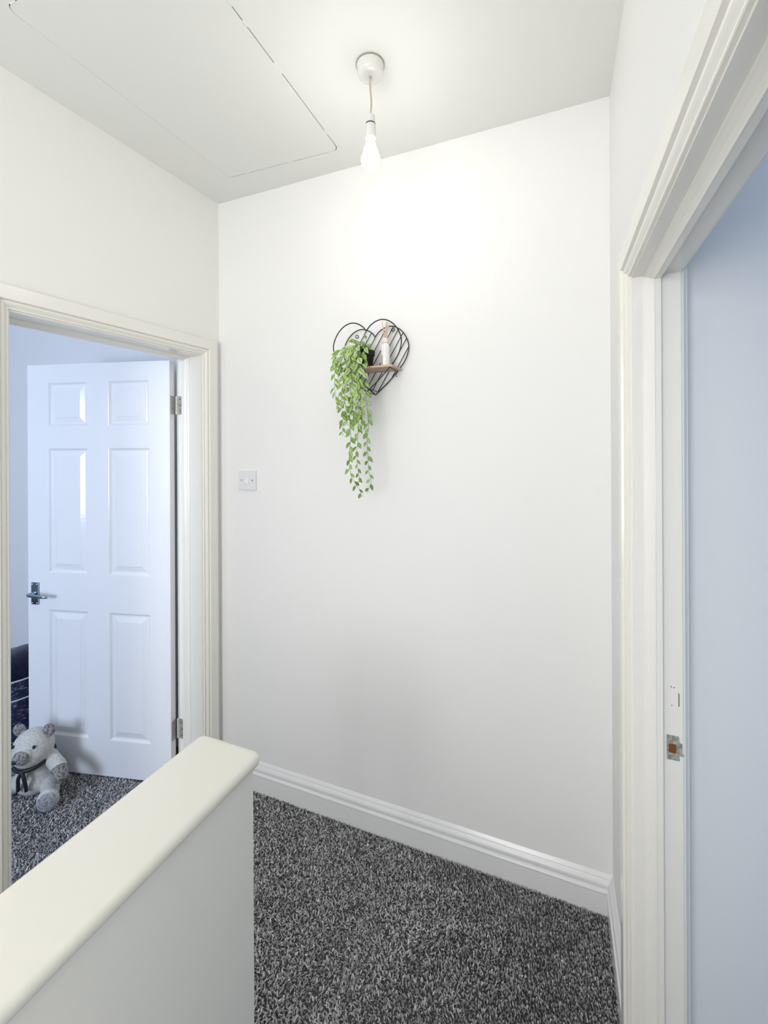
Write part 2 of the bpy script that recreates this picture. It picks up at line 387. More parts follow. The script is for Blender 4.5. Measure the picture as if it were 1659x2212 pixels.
for k, (fr_, wd, z0, z1, lab) in enumerate(WIN):
    w = sempty('window_%d' % (k+1), lab, 'window'); t = 0.05
    boxes('window_frame', [(0, t, z0, z1, -0.09, -0.04), (wd-t, wd, z0, z1, -0.09, -0.04), (0, wd, z0, z0+t, -0.09, -0.04), (0, wd, z1-t, z1, -0.09, -0.04), (wd/2-t/2, wd/2+t/2, z0, z1, -0.09, -0.04)], M['gloss_white'], w, fr_)
    boxes('window_sill', [(-0.03, wd+0.03, z0-0.03, z0, -0.04, 0.03)], M['gloss_white'], w, fr_)

# stairs dropping away behind the half wall
st = sempty('stair_flight', 'carpeted stairs going down behind the half wall', 'stairs')
V = []
lst = []
for k in range(11):
    y1 = 0.745 - 0.225*k; z1 = -0.21*(k+1)
    lst.append((-1.60, -0.755, max(y1-0.225, -1.8), y1, z1-0.25, z1))
    if y1-0.225 < -1.75: break
boxes('stair_treads', lst, M['carpet_base'], st)
boxes('stair_riser', [(-1.60, -0.755, 0.745, 0.765, -0.30, 0.0)], M['carpet_base'], st)

# ------------------------------------------------------------ half wall with its cap
g = sempty('wall_guard', 'white plastered half wall at the top of the stairs with a cream gloss cap', 'wall')
boxes('half_wall_body', [(-0.752, -0.611, -1.8, 0.752, -2.75, 0.876)], M['plaster'], g)
# cap with rounded nosing
def cap_loop(inset, z):
    x0, x1, y0, y1 = -0.765+inset, -0.597-inset, -1.8, 0.767-inset
    r = max(0.018-inset, 0.004); out = [(x0, y0, z), (x1, y0, z)]
    for (cx, cy, a0) in ((x1-r, y1-r, 0), (x0+r, y1-r, 90)):
        for i in range(7):
            a = math.radians(a0+15*i); out.append((cx+r*math.cos(a), cy+r*math.sin(a), z))
    return out
prof = [(0.004, 0.8755), (0.0012, 0.8785), (0.0, 0.883), (0.0, 0.888), (0.0010, 0.8925), (0.0038, 0.8962), (0.0078, 0.8988), (0.0125, 0.9)]
V, F = [], []
for ins, zz in prof: V += cap_loop(ins, zz)
m = len(cap_loop(0, 0))
for j in range(len(prof)-1):
    for i in range(m):
        k = (i+1) % m; F.append((j*m+i, j*m+k, (j+1)*m+k, (j+1)*m+i))
F.append(tuple(range(m))); F.append(tuple((len(prof)-1)*m+i for i in range(m)))
o = mk('cap', V, F, M['cap'], g, True); o['label'] = 'cream gloss cap'
md = o.modifiers.new('edge', 'EDGE_SPLIT'); md.split_angle = math.radians(50)

# ------------------------------------------------------------ skirting boards
SK = [(0, 0), (0.019, 0), (0.019, 0.074), (0.0205, 0.0765), (0.0205, 0.080), (0.019, 0.083), (0.0155, 0.0855), (0.0142, 0.089), (0.0150, 0.093), (0.0158, 0.098), (0.0150, 0.104), (0.0120, 0.110), (0.0085, 0.1145), (0.0075, 0.1165), (0.0078, 0.1185), (0.005, 0.1235), (0.0012, 0.129), (0, 0.130)]
def run(name, A, B, nin, cutA, cutB, mat):
    """skirting from A to B; nin points into the room; cuts shift the end along the run by the projection"""
    A, B, nin = Vector(A), Vector(B), Vector(nin).normalized(); t = (B-A).normalized()
    V = [A+t*(p[0]*cutA)+nin*p[0]+Vector((0, 0, p[1])) for p in SK]+[B-t*(p[0]*cutB)+nin*p[0]+Vector((0, 0, p[1])) for p in SK]
    n = len(SK); F = [(i, (i+1) % n, n+(i+1) % n, n+i) for i in range(n)]+[tuple(range(n)), tuple(range(n, 2*n))]
    return mk(name, V, F, mat)
o = run('baseboard_back', (-1.508, 1.626, 0), (0.1415, 1.626, 0), (0, -1, 0), 1, 1, M['gloss_white']); struct(o, 'moulded white skirting board along the back wall', 'skirting board')
a = FR(0.0, 0, 0); b = FR(OR0-0.078, 0, 0)
o = run('baseboard_right', a, b, FR.w, 1, 0, M['gloss_white']); struct(o, 'short white skirting board between the corner and the right doorway', 'skirting board')

# ------------------------------------------------------------ doorways
ARCH = [(0, 0), (0, 0.0060), (0.0012, 0.0075), (0.0040, 0.0078), (0.0052, 0.0060), (0.0062, 0.0056), (0.0085, 0.0080), (0.0120, 0.0115), (0.0155, 0.0140), (0.0190, 0.0150), (0.0215, 0.0146), (0.0235, 0.0134), (0.0245, 0.0125), (0.0262, 0.0200), (0.0280, 0.0208), (0.0680, 0.0208), (0.0700, 0.0190), (0.0700, 0)]
def doorway(n, label, fr, u0, u1, vh, depth, stop, mat):
    d = sempty('door_%d' % n, label, 'door')
    rv = 0.005
    o = portal('architrave', [(a+rv-0.0, w) for a, w in ARCH], u0, u1, vh, fr, mat, d)
    o2 = portal('architrave', [(a+rv, -depth-w) for a, w in ARCH], u0, u1, vh, fr, mat, d)
    portal('lining', [(0, 0.0005), (0.022, 0.0005), (0.022, -depth-0.0005), (0, -depth-0.0005)], u0, u1, vh, fr, mat, d)
    s0, s1 = stop
    sw = s0-s1
    portal('door_stop', [(0, s0), (-0.003, s0), (-0.0045, s0-sw*.12), (-0.0085, s0-sw*.35), (-0.0125, s0-sw*.52), (-0.0140, s0-sw*.56), (-0.0145, s0-sw*.60), (-0.0138, s0-sw*.66), (-0.0138, s1), (0, s1)], u0, u1, vh, fr, mat, d)
    return d
d1 = doorway(1, 'bedroom doorway on the left with white six panel door standing open', FL, OL0, OL1, OLH, 0.160, (-0.075, -0.112), M['gloss'])
d2 = doorway(2, 'nearer doorway on the right with cream gloss frame and no door showing', FR, OR0, OR1, ORH, 0.10, (-0.024, -0.058), M['gloss'])

# strike plate and filled mortise on the right jamb
def on_jamb(w, z, p): return FR(OR0+p, z, w)          # p away from the jamb face, into the opening
def jamb_plate(name, outline, z0, th, mat, parent, holes=None):
    V = [on_jamb(w, z0+z, -0.0004) for w, z in outline]+[on_jamb(w, z0+z, th) for w, z in outline]; n = len(outline)
    F = [tuple(range(n)), tuple(range(n, 2*n))]+[(i, (i+1) % n, n+(i+1) % n, n+i) for i in range(n)]
    return mk(name, V, F, mat, parent)
out = [(-0.0675, 0.0), (-0.0930, 0.0), (-0.0930, 0.012), (-0.1015, 0.012), (-0.1015, 0.016), (-0.0985, 0.018), (-0.0985, 0.041), (-0.0935, 0.043), (-0.0925, 0.0535), (-0.0905, 0.057), (-0.0675, 0.057)]
sp = jamb_plate('strike_plate', out, 0.812, 0.0014, M['strike'], d2); sp['label'] = 'steel strike plate'
jamb_plate('latch_hole', [(-0.0715, 0.0165), (-0.0865, 0.0165), (-0.0865, 0.0375), (-0.0715, 0.0375)], 0.812, 0.0017, M['rust'], sp)
for zz in (0.008, 0.049):
    jamb_plate('screw', [(-0.079+0.0036*math.cos(t*math.pi/6), zz+0.0036*math.sin(t*math.pi/6)) for t in range(12)], 0.812, 0.0022, M['steel'], sp)
fm = jamb_plate('filled_mortise', [(-0.069, 0), (-0.0915, 0), (-0.0915, 0.036), (-0.069, 0.036)], 0.935, 0.0010, M['gloss'], d2)
jamb_plate('slot', [(-0.0917, 0.004), (-0.0930, 0.004), (-0.0930, 0.034), (-0.0917, 0.034)], 0.935, 0.0012, M['dark'], fm)
for (w, zz) in ((-0.078, 0.004), (-0.077, 0.047), (-0.083, 0.046)):
    jamb_plate('nail_hole', [(w+0.0011*math.cos(t*math.pi/4), zz+0.0011*math.sin(t*math.pi/4)) for t in range(8)], 0.935, 0.0013, M['dark'], fm)

# the six panel door leaf: local x across the leaf from the hinge, y into the leaf, z up
LW, LT, LZ0, LZ1 = 0.746, 0.035, 0.013, 1.951
ux = Vector((-0.724, -0.181, 0)).normalized(); ny = Vector((-ux.y, ux.x, 0))
if ny.y < 0: ny = -ny                         # away from the landing
FD = Frame((-1.673, 1.490, 0), ux, ny)         # w>0 goes into the leaf
PX = [(0.102, 0.313), (0.422, 0.634)]; PZ = [(0.181, 0.781), (0.956, 1.552), (1.655, 1.866)]
def make_leaf(fr_, parent):
    V, F = [], []
    def quad(a, b, c, d):
        k = len(V); V.extend([fr_(*a), fr_(*b), fr_(*c), fr_(*d)]); F.append((k, k+1, k+2, k+3))
    def face_side(w0, sgn):
        xs = [0, PX[0][0], PX[0][1], PX[1][0], PX[1][1], LW]; zs = [LZ0, PZ[0][0], PZ[0][1], PZ[1][0], PZ[1][1], PZ[2][0], PZ[2][1], LZ1]
        for i in range(5):
            for j in range(7):
                x0, x1, z0, z1 = xs[i], xs[i+1], zs[j], zs[j+1]
                if i in (1, 3) and j in (1, 3, 5):
                    rings = [(0, 0), (0.0025, 0.0005), (0.010, 0.0070), (0.013, 0.0082), (0.017, 0.0082), (0.020, 0.0078), (0.042, 0.0022), (0.0435, 0.0012)]
                    for (a, da), (b, db) in zip(rings, rings[1:]):
                        A = [(x0+a, z0+a), (x1-a, z0+a), (x1-a, z1-a), (x0+a, z1-a)]; B = [(x0+b, z0+b), (x1-b, z0+b), (x1-b, z1-b), (x0+b, z1-b)]
                        for q in range(4):
                            r = (q+1) % 4
                            quad((A[q][0], A[q][1], w0+sgn*da), (A[r][0], A[r][1], w0+sgn*da), (B[r][0], B[r][1], w0+sgn*db), (B[q][0], B[q][1], w0+sgn*db))
                    b, db = rings[-1]
                    quad((x0+b, z0+b, w0+sgn*db), (x1-b, z0+b, w0+sgn*db), (x1-b, z1-b, w0+sgn*db), (x0+b, z1-b, w0+sgn*db))
                else: quad((x0, z0, w0), (x1, z0, w0), (x1, z1, w0), (x0, z1, w0))
    face_side(0, 1); face_side(LT, -1)
    quad((0, LZ0, 0), (0, LZ1, 0), (0, LZ1, LT), (0, LZ0, LT)); quad((LW, LZ0, 0), (LW, LZ1, 0), (LW, LZ1, LT), (LW, LZ0, LT))
    quad((0, LZ0, 0), (LW, LZ0, 0), (LW, LZ0, LT), (0, LZ0, LT)); quad((0, LZ1, 0), (LW, LZ1, 0), (LW, LZ1, LT), (0, LZ1, LT))
    leaf = mk('door_leaf', V, F, M['door'], parent)
    bmm = bmesh.new(); bmm.from_mesh(leaf.data); bmesh.ops.remove_doubles(bmm, verts=bmm.verts, dist=1e-5); bmesh.ops.recalc_face_normals(bmm, faces=bmm.faces); bmm.to_mesh(leaf.data); bmm.free()
    return leaf
leaf = make_leaf(FD, d1)
p2 = FR(OR1-0.004, 0, -0.104)
screen_leaf = make_leaf(Frame((p2.x, p2.y, 0), (1, 0.03, 0), (0.03, -1, 0)), d2); screen_leaf['label'] = 'unseen door added open into the side room to screen the jamb from daylight'  # out of view, added to block side room daylight from the jamb lining
leaf['label'] = 'open white gloss six panel door'
# handle
def dbox(name, lst, mat, parent, bev=0):
    o = boxes(name, lst, mat, parent, FD)
    if bev: bevel(o, bev, 2)
    return o
hp = dbox('handle_plate', [(0.684, 0.724, 0.802, 0.908, -0.007, 0)], M['chrome'], leaf, 0.002)
V, F = [], []
tube_geo([FD(0.704, 0.856, -0.004), FD(0.704, 0.856, -0.030)], 0.0085, 14, V=V, F=F)
path = [FD(*p) for p in ((0.706, 0.858, -0.030), (0.704, 0.858, -0.040), (0.690, 0.858, -0.046), (0.660, 0.856, -0.046), (0.630, 0.854, -0.045), (0.612, 0.853, -0.042), (0.604, 0.852, -0.036))]
tube_geo(catmull(path, 6), 0.0075, 12, V=V, F=F)
lv = mk('handle_lever', V, F, M['chrome'], leaf, True)
V, F = [], []
for xx in (0.691, 0.717):
    for zz in (0.810, 0.900): tube_geo([FD(xx, zz, -0.006), FD(xx, zz, -0.0082)], 0.003, 10, V=V, F=F)
mk('handle_screws', V, F, M['plastic'], leaf)
# hinges: one leaf on the door edge, one on the lining, knuckle between
for (z0, z1) in ((1.705, 1.790), (0.200, 0.290)):
    hg = dbox('hinge', [(-0.0014, 0.0002, z0, z1, 0.006, 0.033)], M['steel'], leaf)
    ht = boxes('hinge', [(OL0-0.0003, OL0+0.0014, z0, z1, -0.150, -0.122)], M['steel'], d1, FL)
    V, F = [], []
    kp = FD(-0.010, 0, 0.037)
    k = 5
    for i in range(k):
        a = z0+(z1-z0)*i/k+0.0006; b = z0+(z1-z0)*(i+1)/k-0.0006
        tube_geo([(kp.x, kp.y, a), (kp.x, kp.y, b)], 0.0042, 10, V=V, F=F)
    mk('hinge_knuckle', V, F, M['gloss'], leaf)
    V, F = [], []
    for i in range(3):
        zz = z0+(z1-z0)*(i+.5)/3
        p0 = FL(OL0+0.001, zz, -0.136+(0.004 if i == 1 else 0)); p1 = FL(OL0+0.0019, zz, -0.136+(0.004 if i == 1 else 0))
        tube_geo([p0, p1], 0.0032, 10, V=V, F=F)
    mk('hinge_screws', V, F, M['screw'], d1)

# ------------------------------------------------------------ pendant light
cx, cy = -0.538, 1.214
p = thing('pendant_light', 'lit bare bulb hanging on a cream flex from a round white ceiling rose', 'ceiling light', (cx, cy, H))
lathe('ceiling_rose_base', [(0.0425, -0.0045), (0.0435, -0.004), (0.0435, 0)], paint('rose_backplate', (0.35, 0.34, 0.28), 0.6), p, 48)
lathe('ceiling_rose', [(0.004, -0.037), (0.022, -0.0365), (0.031, -0.035), (0.036, -0.031), (0.0385, -0.026), (0.0415, -0.0045)], M['plastic_old'], p, 48)
lathe('flex_grommet', [(0.0030, -0.0395), (0.0045, -0.039), (0.0050, -0.036)], M['flex'], p, 16)
pts = catmull([(0, 0, -0.036), (-0.0006, 0, -0.055), (0.0010, 0, -0.085), (0.0030, 0, -0.11), (0.0020, 0, -0.135), (0.0, 0, -0.158)], 6)
tube('flex', pts, 0.0028, M['flex'], p, 10)
lathe('lamp_holder_cap', [(0.0135, -0.178), (0.0142, -0.160), (0.0135, -0.1555), (0.0100, -0.1525), (0.004, -0.151)], M['plastic'], p, 32)
lathe('holder_band', [(0.0138, -0.1835), (0.0150, -0.183), (0.0150, -0.1785), (0.0138, -0.178)], paint('dark_band', (0.09, 0.085, 0.08), 0.5), p, 32)
lathe('lamp_holder_skirt', [(0.0125, -0.2210), (0.0148, -0.2225), (0.0160, -0.2220), (0.0158, -0.1835), (0.0135, -0.183)], M['plastic_old'], p, 32)
lathe('bulb_cap', [(0.0125, -0.2345), (0.0128, -0.218), (0.0120, -0.206)], M['bulb_neck'], p, 32)
prof = [(0.0005, -0.3160)]
for i in range(1, 15):
    t = math.radians(-90+i*9.3); prof.append((0.0290*math.cos(t), -0.2865+0.0290*math.sin(t)))
prof += [(0.0220, -0.2600), (0.0180, -0.2510), (0.0148, -0.2430), (0.0132, -0.2345)]
b = lathe('bulb', prof, M['bulb'], p, 40); b['label'] = 'glowing warm white bulb'

# ------------------------------------------------------------ light switch
sw = thing('light_switch', 'square white single light switch on the back wall beside the bedroom door', 'light switch', (-1.3405, 1.626, 1.400))
o = bx('switch_plate', -0.0475, 0.0475, -0.0095, 0, -0.044, 0.044, M['plastic'], sw); bevel(o, 0.0025, 3)
V = [(-0.010, -0.0095, -0.0155), (0.010, -0.0095, -0.0155), (0.010, -0.0095, 0.0155), (-0.010, -0.0095, 0.0155), (-0.0095, -0.0150, -0.0150), (0.0095, -0.0150, -0.0150), (0.0095, -0.0112, 0.0150), (-0.0095, -0.0112, 0.0150)]
o = mk('rocker', V, [(0, 1, 2, 3), (4, 5, 6, 7), (0, 1, 5, 4), (1, 2, 6, 5), (2, 3, 7, 6), (3, 0, 4, 7)], M['ceramic'], sw); bevel(o, 0.0008, 2)
for xx in (-0.0305, 0.0305):
    V, F = tube_geo([(xx, -0.0090, 0.001), (xx, -0.0099, 0.001)], 0.0028, 12)
    mk('screw', V, F, M['screw'], sw)

# ------------------------------------------------------------ heart shelf
HX, HZ = -0.700, 1.757
sh = thing('heart_wall_shelf', 'black wire heart shaped wall shelf with a small pale wooden board', 'shelf', (HX, 1.626, HZ))
half = [(0, 0.2315), (0.016, 0.2500), (0.040, 0.2640), (0.066, 0.2680), (0.094, 0.2590), (0.120, 0.2360), (0.137, 0.2050), (0.1415, 0.1750), (0.131, 0.1370), (0.108, 0.1030), (0.058, 0.0500), (0.0, 0.0)]
hc = catmull([(x, z, 0) for x, z in half], 7)
right = [(p.x, p.y) for p in hc]; heart = right+[(-x, z) for x, z in right[::-1][1:-1]]
def heart_wire(name, y, r=0.0021, ox=0.0):
    # start and end at the cleft, keep the tip and cleft crisp
    pts = [(ox+x, y, z) for x, z in heart]
    return tube(name, pts, r, M['black_wire'], sh, 8, True)
YB, YF = -0.010, -0.106
heart_wire('back_heart_frame', YB); heart_wire('front_heart_frame', YF, 0.0023, 0.005)
# slanting bars inside the back heart
def clip_line(c, ang):
    d = Vector((math.cos(ang), math.sin(ang))); nrm = Vector((-d.y, d.x)); hits = []
    for i in range(len(heart)):
        a = Vector(heart[i]); b_ = Vector(heart[(i+1) % len(heart)]); fa = (a-c).dot(nrm); fb = (b_-c).dot(nrm)
        if fa*fb < 0:
            q = a.lerp(b_, fa/(fa-fb)); hits.append(((q-c).dot(d), q))
    hits.sort(key=lambda h: h[0]); return [h[1] for h in hits]
for k in range(-4, 8):
    hs = clip_line(Vector((-0.012+0.0285*k, 0.115)), math.radians(59))
    for a, b_ in zip(hs[::2], hs[1::2]):
        if (a-b_).length > 0.02: tube('bar', [(a.x, YB, a.y), (b_.x, YB, b_.y)], 0.0016, M['black_wire'], sh, 6)
# struts joining the two hearts
for (x, z) in ((0, 0), (0.094, 0.088), (-0.094, 0.088), (0.012, 0.011)):
    tube('strut', [(x, YB, z), (x+0.005, YF, z)], 0.0016, M['black_wire'], sh, 6)
for x, z in ((-0.083, 0.2440), (0.075, 0.2560)):
    tube('hanging_loop', [(x+0.0065*math.cos(t*math.pi/8), -0.006, z-0.002+0.0065*math.sin(t*math.pi/8)) for t in range(16)], 0.0014, M['black_wire'], sh, 6, True)
tube('board_clip', catmull([(0.096, YB-0.01, 0.083), (0.093, YB-0.012, 0.068), (0.098, YB-0.012, 0.064)], 4), 0.0014, M['black_wire'], sh, 6)
o = bx('board', -0.112, 0.112, -0.112, -0.008, 0.0885, 0.0965, M['oak'], sh); bevel(o, 0.0012, 2); o['label'] = 'pale wooden board'
ZT = HZ+0.0965

# ------------------------------------------------------------ reed diffuser
df = thing('reed_diffuser', 'slim white reed diffuser bottle on the right of the heart shelf', 'diffuser', (-0.636, 1.565, ZT))
lathe('bottle', [(0.0172, 0), (0.0180, 0.002), (0.0172, 0.050), (0.0165, 0.078), (0.0150, 0.086), (0.0105, 0.0905), (0.0080, 0.094)], M['ceramic'], df, 32)
lathe('collar', [(0.0085, 0.0935), (0.0120, 0.0945), (0.0128, 0.097), (0.0128, 0.108), (0.0118, 0.1115), (0.0060, 0.112)], M['collar'], df, 32)
a0 = math.radians(-108)
V, F = [], []
for i in range(3):
    t = a0-0.13+0.065*i
    for zz in (0.0, 1.0): V.append((0.0181*math.cos(t), 0.0181*math.sin(t), 0.008+zz*0.036))
mk('label_print', V, [(0, 1, 3, 2), (2, 3, 5, 4)], M['ink'], df)
random.seed(8)
for i in range(7):
    t = i*0.9; a = (0.003*math.cos(t), 0.003*math.sin(t), 0.105); tp = (0.0155*math.cos(t*1.31+.4)+0.001, 0.010*math.sin(t*1.31+.4), 0.172+random.uniform(-.004, .006))
    tube('reed', [a, tp], 0.0017, M['reed'], df, 8)

# ------------------------------------------------------------ trailing plant
PXc, PYc = -0.716, 1.560
pl = thing('trailing_plant', 'artificial trailing plant with variegated green leaves spilling from a small black pot', 'plant', (PXc, PYc, ZT))
pl_w = Vector((PXc, PYc, ZT))
lathe('pot', [(0.0235, 0), (0.0255, 0.002), (0.0315, 0.048), (0.0325, 0.049), (0.0350, 0.050), (0.0360, 0.066), (0.0350, 0.0680), (0.0325, 0.0675), (0.0315, 0.058), (0.010, 0.057)], M['pot'], pl, 40)
random.seed(21)
def leaf_geo(V, F, T, base, direction, normal, L, Wd, pale, curl=0.15):
    d = direction.normalized(); nrm = (normal-d*normal.dot(d)).normalized(); s = d.cross(nrm)
    k = len(V); NS = 7; cross = [-1, -0.55, 0, 0.55, 1]
    for i in range(NS+1):
        t = i/NS; w = Wd*0.5*(math.sin(math.pi*t**0.82))**0.85 if 0 < t < 1 else 0.0003
        bend = -curl*L*t*t
        c = base+d*(L*t)+nrm*bend
        for q in cross:
            V.append(c+s*(w*q)-nrm*(abs(q)*-0.22*w))
            e = abs(q)
            if pale > 0.62: tone = pale + (-0.26 if e < .3 else (0.02 if e < .7 else 0.30)) + random.uniform(-.06, .06)
            else: tone = pale + (0.24 if e < .3 else (0.05 if e < .7 else -0.24)) + random.uniform(-.05, .05)
            T.append(max(0, min(1, tone)))
    for i in range(NS):
        for q in range(4):
            a = k+i*5+q; F.append((a, a+1, a+6, a+5))
strand_no = 0
def strand(path, n_leaf, size0, size1, pale0, pale1, seed, side=0.9):
    random.seed(seed)
    pts = catmull([Vector(q)-pl_w for q in path], 8)
    stem = tube('vine_stem', pts, 0.0010, M['stem'], pl, 6, taper=[1.2-0.7*i/len(pts) for i in range(len(pts))])
    V, F, T = [], [], []
    cum = [0]
    for a, b_ in zip(pts, pts[1:]): cum.append(cum[-1]+(b_-a).length)
    tot = cum[-1]
    for i in range(n_leaf):
        s = tot*(0.10+0.90*(i+0.5)/n_leaf); j = max(k for k in range(len(cum)) if cum[k] <= s); j = min(j, len(pts)-2)
        p = pts[j].lerp(pts[j+1], (s-cum[j])/max(1e-6, cum[j+1]-cum[j])); tan = (pts[j+1]-pts[j]).normalized()
        f = i/max(1, n_leaf-1); L = 1.12*(size0*(1-f)+size1*f)*random.uniform(.8, 1.15); sg = -1 if i % 2 else 1
        if random.random() < 0.15: sg = -sg
        outv = Vector((sg*random.uniform(.55, 1.0)*side, -random.uniform(-.25, .55), 0))
        d = tan*random.uniform(.5, .95)+outv+Vector((0, 0, -0.25))
        nrm = Vector((random.uniform(-.35, .45), -1, random.uniform(.0, .7)))
        # short stalk
        q0 = p+d.normalized()*0.0035
        leaf_geo(V, F, T, q0, d, nrm, L, L*random.uniform(.42, .56), pale0*(1-f)+pale1*f+random.uniform(-.2, .16), random.uniform(.02, .3))
        vv, ff = [], []
        k = len(V); tube_geo([p, q0+d.normalized()*0.001], 0.0006, 4, V=vv, F=ff)
        V.extend(vv); T.extend([.2]*len(vv)); F.extend([tuple(k+a for a in fc) for fc in ff])
    # hair fine tips at the very end
    for i in range(3):
        vv, ff = [], []; e = pts[-1]; k = len(V)
        q = e+Vector((random.uniform(-.008, .008), 0, -random.uniform(.008, .016)))
        tube_geo([e, e.lerp(q, .5)+Vector((random.uniform(-.001, .001), 0, 0)), q], 0.0004, 4, V=vv, F=ff)
        V.extend(vv); T.extend([.45]*len(vv)); F.extend([tuple(k+a for a in fc) for fc in ff])
    me = bpy.data.meshes.new('vine_leaves'); me.from_pydata([tuple(v) for v in V], [], F); me.update()
    at = me.attributes.new('tone', 'FLOAT', 'POINT'); at.data.foreach_set('value', T)
    for pg in me.polygons: pg.use_smooth = True
    me.materials.append(M['leaf']); o = bpy.data.objects.new('vine_leaves', me); COL.objects.link(o); o.parent = stem
    return stem
Yh = 1.487
def top(x, z=1.925): return [(-0.716, 1.560, 1.905), (-0.720+(x+0.72)*.3, 1.535, 1.932), (x+(-0.74-x)*.35, 1.508, z)]
strand(top(-0.745)+[(-0.769, Yh, 1.839), (-0.785, Yh, 1.734), (-0.780, Yh, 1.659), (-0.782, Yh, 1.601)], 24, .032, .020, .72, .38, 1)
strand(top(-0.740)+[(-0.748, Yh-.004, 1.85), (-0.746, Yh, 1.732), (-0.750, Yh, 1.638), (-0.746, Yh, 1.581), (-0.753, Yh, 1.525), (-0.749, Yh, 1.452), (-0.738, Yh, 1.427), (-0.719, Yh, 1.398), (-0.700, Yh, 1.371)], 34, .031, .019, .70, .36, 2)
strand(top(-0.720)+[(-0.722, Yh-.006, 1.85), (-0.716, Yh, 1.76), (-0.713, Yh, 1.693), (-0.718, Yh, 1.562), (-0.724, Yh, 1.525), (-0.720, Yh, 1.487), (-0.712, Yh, 1.430), (-0.715, Yh, 1.412)], 32, .031, .019, .68, .36, 3)
strand(top(-0.700)+[(-0.698, Yh-.004, 1.86), (-0.686, Yh, 1.77), (-0.678, Yh, 1.691), (-0.673, Yh, 1.624), (-0.679, Yh, 1.580), (-0.677, Yh, 1.525), (-0.673, Yh, 1.463), (-0.664, Yh, 1.422), (-0.675, Yh, 1.389)], 32, .030, .019, .66, .36, 4)
strand(top(-0.775, 1.93)+[(-0.805, Yh, 1.868), (-0.815, Yh, 1.80), (-0.812, Yh, 1.754), (-0.805, Yh, 1.700)], 17, .034, .026, .78, .50, 5)
strand(top(-0.760, 1.93)+[(-0.780, Yh-.01, 1.87), (-0.770, Yh-.01, 1.78), (-0.764, Yh-.005, 1.69), (-0.760, Yh, 1.64)], 18, .034, .024, .78, .48, 6)
strand(top(-0.730, 1.93)+[(-0.738, Yh-.014, 1.87), (-0.735, Yh-.012, 1.79), (-0.733, Yh-.008, 1.71), (-0.735, Yh, 1.66)], 18, .035, .024, .82, .50, 7)
strand(top(-0.710, 1.93)+[(-0.708, Yh-.012, 1.87), (-0.703, Yh-.012, 1.79), (-0.700, Yh-.008, 1.71), (-0.700, Yh, 1.62)], 18, .034, .024, .80, .46, 8)
strand([(-0.716, 1.56, 1.905), (-0.735, 1.545, 1.935), (-0.765, 1.52, 1.938), (-0.80, 1.50, 1.915), (-0.82, 1.495, 1.87)], 9, .036, .030, .80, .66, 9)
strand([(-0.716, 1.56, 1.905), (-0.722, 1.54, 1.945), (-0.742, 1.525, 1.958), (-0.758, 1.515, 1.962)], 5, .034, .026, .78, .66, 10)
strand([(-0.716, 1.56, 1.905), (-0.712, 1.535, 1.930), (-0.702, 1.515, 1.925), (-0.694, 1.50, 1.885), (-0.690, 1.49, 1.84)], 8, .033, .030, .72, .58, 11, .5)
strand([(-0.716, 1.56, 1.905), (-0.708, 1.54, 1.93), (-0.700, 1.53, 1.955), (-0.697, 1.525, 1.972)], 3, .026, .016, .55, .5, 12, .4)

# ------------------------------------------------------------ teddy bear (local: x along rt, y towards the viewer side, z up)
BO = Vector((-2.262, 1.255, 0.0)) + rt*0.008 - fw*0.02
def B(a, c, b): return rt*a - fw*c + Vector((0, 0, b))
bear = thing('teddy_bear', 'cream teddy bear with taupe ears and paws sitting on carpet against the open door', 'teddy bear', BO)
BC = 0.025
def ell(bm, c, r, rot=None, seg=20):
    mt = Matrix.Translation(B(*c))
    R = Matrix((tuple(rt), tuple(-fw), (0, 0, 1))).transposed().to_4x4()
    if rot: R = R @ rot
    mt = mt @ R @ Matrix.Diagonal((r[0], r[1], r[2], 1))
    bmesh.ops.create_uvsphere(bm, u_segments=seg, v_segments=seg//2+2, radius=1, matrix=mt)
def limb(bm, p, q, r0, r1, n=7):
    for i in range(n+1):
        t = i/n; c = [p[k]*(1-t)+q[k]*t for k in range(3)]; r = r0*(1-t)+r1*t
        ell(bm, c, (r, r, r), None, 14)
bm = bmesh.new()
ell(bm, (BC, 0.0, 0.090), (0.082, 0.070, 0.090)); ell(bm, (BC, 0.008, 0.060), (0.088, 0.074, 0.060))
HC = (0.036, 0.036, 0.222)
ell(bm, HC, (0.082, 0.070, 0.076)); ell(bm, (HC[0], HC[1]+0.015, HC[2]-0.018), (0.072, 0.068, 0.056))
ell(bm, (HC[0]+0.006, HC[1]+0.060, HC[2]+0.000), (0.038, 0.036, 0.033))
for s in (1, -1):
    limb(bm, (BC+s*0.070, 0.015, 0.160), (BC+s*0.132, 0.050, 0.142), 0.031, 0.031)
    limb(bm, (BC+s*0.132, 0.050, 0.142), (BC+s*0.156, 0.075, 0.118), 0.031, 0.028, 4)
    limb(bm, (BC+s*0.075, 0.02, 0.042), (BC+s*0.135, 0.110, 0.045), 0.038, 0.033)
    ell(bm, (BC+s*0.140, 0.122, 0.050), (0.042, 0.026, 0.046), Matrix.Rotation(math.radians(-s*22), 4, 'Z'))
body = bm_obj('body', bm, M['plush'], bear, True)
rm = body.modifiers.new('remesh', 'REMESH'); rm.mode = 'VOXEL'; rm.voxel_size = 0.0045; rm.use_smooth_shade = True
sm = body.modifiers.new('smooth', 'SMOOTH'); sm.iterations = 6; sm.factor = 0.6
def blob(name, lst, mat, parent=bear):
    bm = bmesh.new()
    for c, r, rot in lst: ell(bm, c, r, rot, 22)
    return bm_obj(name, bm, mat, parent, True)
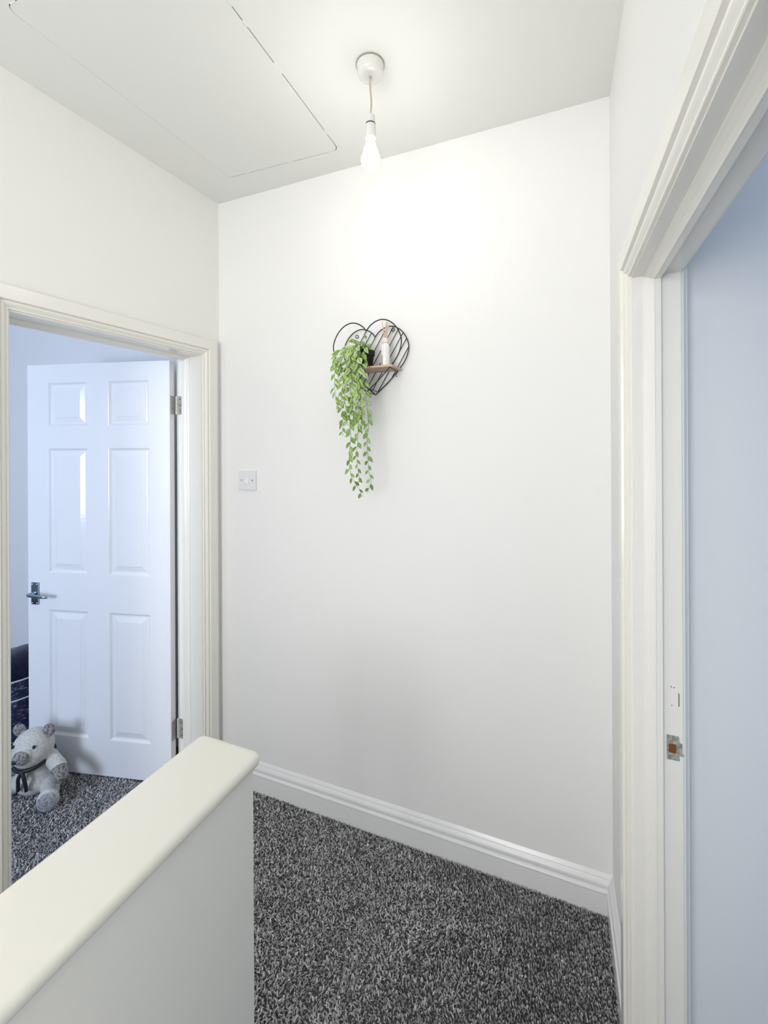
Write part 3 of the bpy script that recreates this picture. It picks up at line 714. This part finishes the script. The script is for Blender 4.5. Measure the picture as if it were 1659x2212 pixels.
for s in (1, -1):
    ear = blob('ear', [((HC[0]+s*0.066, HC[1]-0.004, HC[2]+0.068), (0.028, 0.014, 0.028), None)], M['plush_taupe'])
    blob('eye', [((HC[0]+s*0.046-0.002, HC[1]+0.054, HC[2]+0.030), (0.0062, 0.0062, 0.0075), None)], M['ribbon'])
    # taupe cuff around the forearm and grey sole on the foot
    bm = bmesh.new(); limb(bm, (BC+s*0.144, 0.062, 0.130), (BC+s*0.155, 0.074, 0.118), 0.0325, 0.0315, 3)
    bm_obj('paw_cuff', bm, M['plush_taupe'], bear, True)
    blob('sole', [((BC+s*(0.140+0.009), 0.1415, 0.052), (0.036, 0.010, 0.039), Matrix.Rotation(math.radians(-s*22), 4, 'Z'))], M['plush_pale'])
blob('muzzle', [((HC[0]+0.007, HC[1]+0.077, HC[2]-0.002), (0.034, 0.025, 0.030), None)], M['plush_taupe'])
blob('nose', [((HC[0]-0.006, HC[1]+0.100, HC[2]-0.006), (0.012, 0.007, 0.009), None)], M['ribbon'])
# ribbon round the neck with two tails
rb = []
for i in range(32):
    t = 2*math.pi*i/32; rb.append(B(0.030+0.073*math.cos(t), 0.022+0.066*math.sin(t), 0.160-0.016*math.sin(t)+0.012*math.cos(t)))
rib = tube('neck_ribbon', rb, 0.0085, M['ribbon'], bear, 8, True)
for s in (-1, 1):
    tube('ribbon_tail', catmull([B(0.030, 0.092, 0.146), B(0.030+s*0.012, 0.098, 0.120), B(0.030+s*0.016, 0.094, 0.090), B(0.030+s*0.018, 0.092, 0.062)], 5), 0.0075, M['ribbon'], rib, 8)

# ------------------------------------------------------------ basket and throw beyond the door
bk = thing('storage_basket', 'round navy woven basket with pale rims half hidden behind the bedroom door', 'basket', (-2.69, 1.39, 0))
lathe('basket_side', [(0.165, 0), (0.175, 0.004), (0.190, 0.10), (0.200, 0.22), (0.203, 0.400), (0.196, 0.404), (0.190, 0.395), (0.185, 0.24), (0.02, 0.235)], M['knit'], bk, 56)
for zz, rr in ((0.403, 0.203), (0.310, 0.204)):
    tube('rim_piping', [(rr*math.cos(2*math.pi*i/56), rr*math.sin(2*math.pi*i/56), zz) for i in range(56)], 0.0042, M['piping'], bk, 8, True)
bm = bmesh.new()
bmesh.ops.create_uvsphere(bm, u_segments=40, v_segments=24, radius=1)
random.seed(5)
for v in bm.verts:
    x, y, z = v.co
    q = 1+0.04*math.sin(5*x+2*y)+0.03*math.sin(7*y-3*z)
    sg = lambda t, e: math.copysign(abs(t)**e, t)
    v.co = (sg(x, .8)*0.160*q, sg(y, .8)*0.160*q, 0.372+sg(z, .7)*0.118*(1+0.05*math.sin(6*x+4*y)))
o = bm_obj('folded_throw', bm, M['navy'], None, True); o.location = (-2.69, 1.39, 0.0)
o['label'] = 'dark navy throw bundled on top of the woven basket'; o['category'] = 'throw'
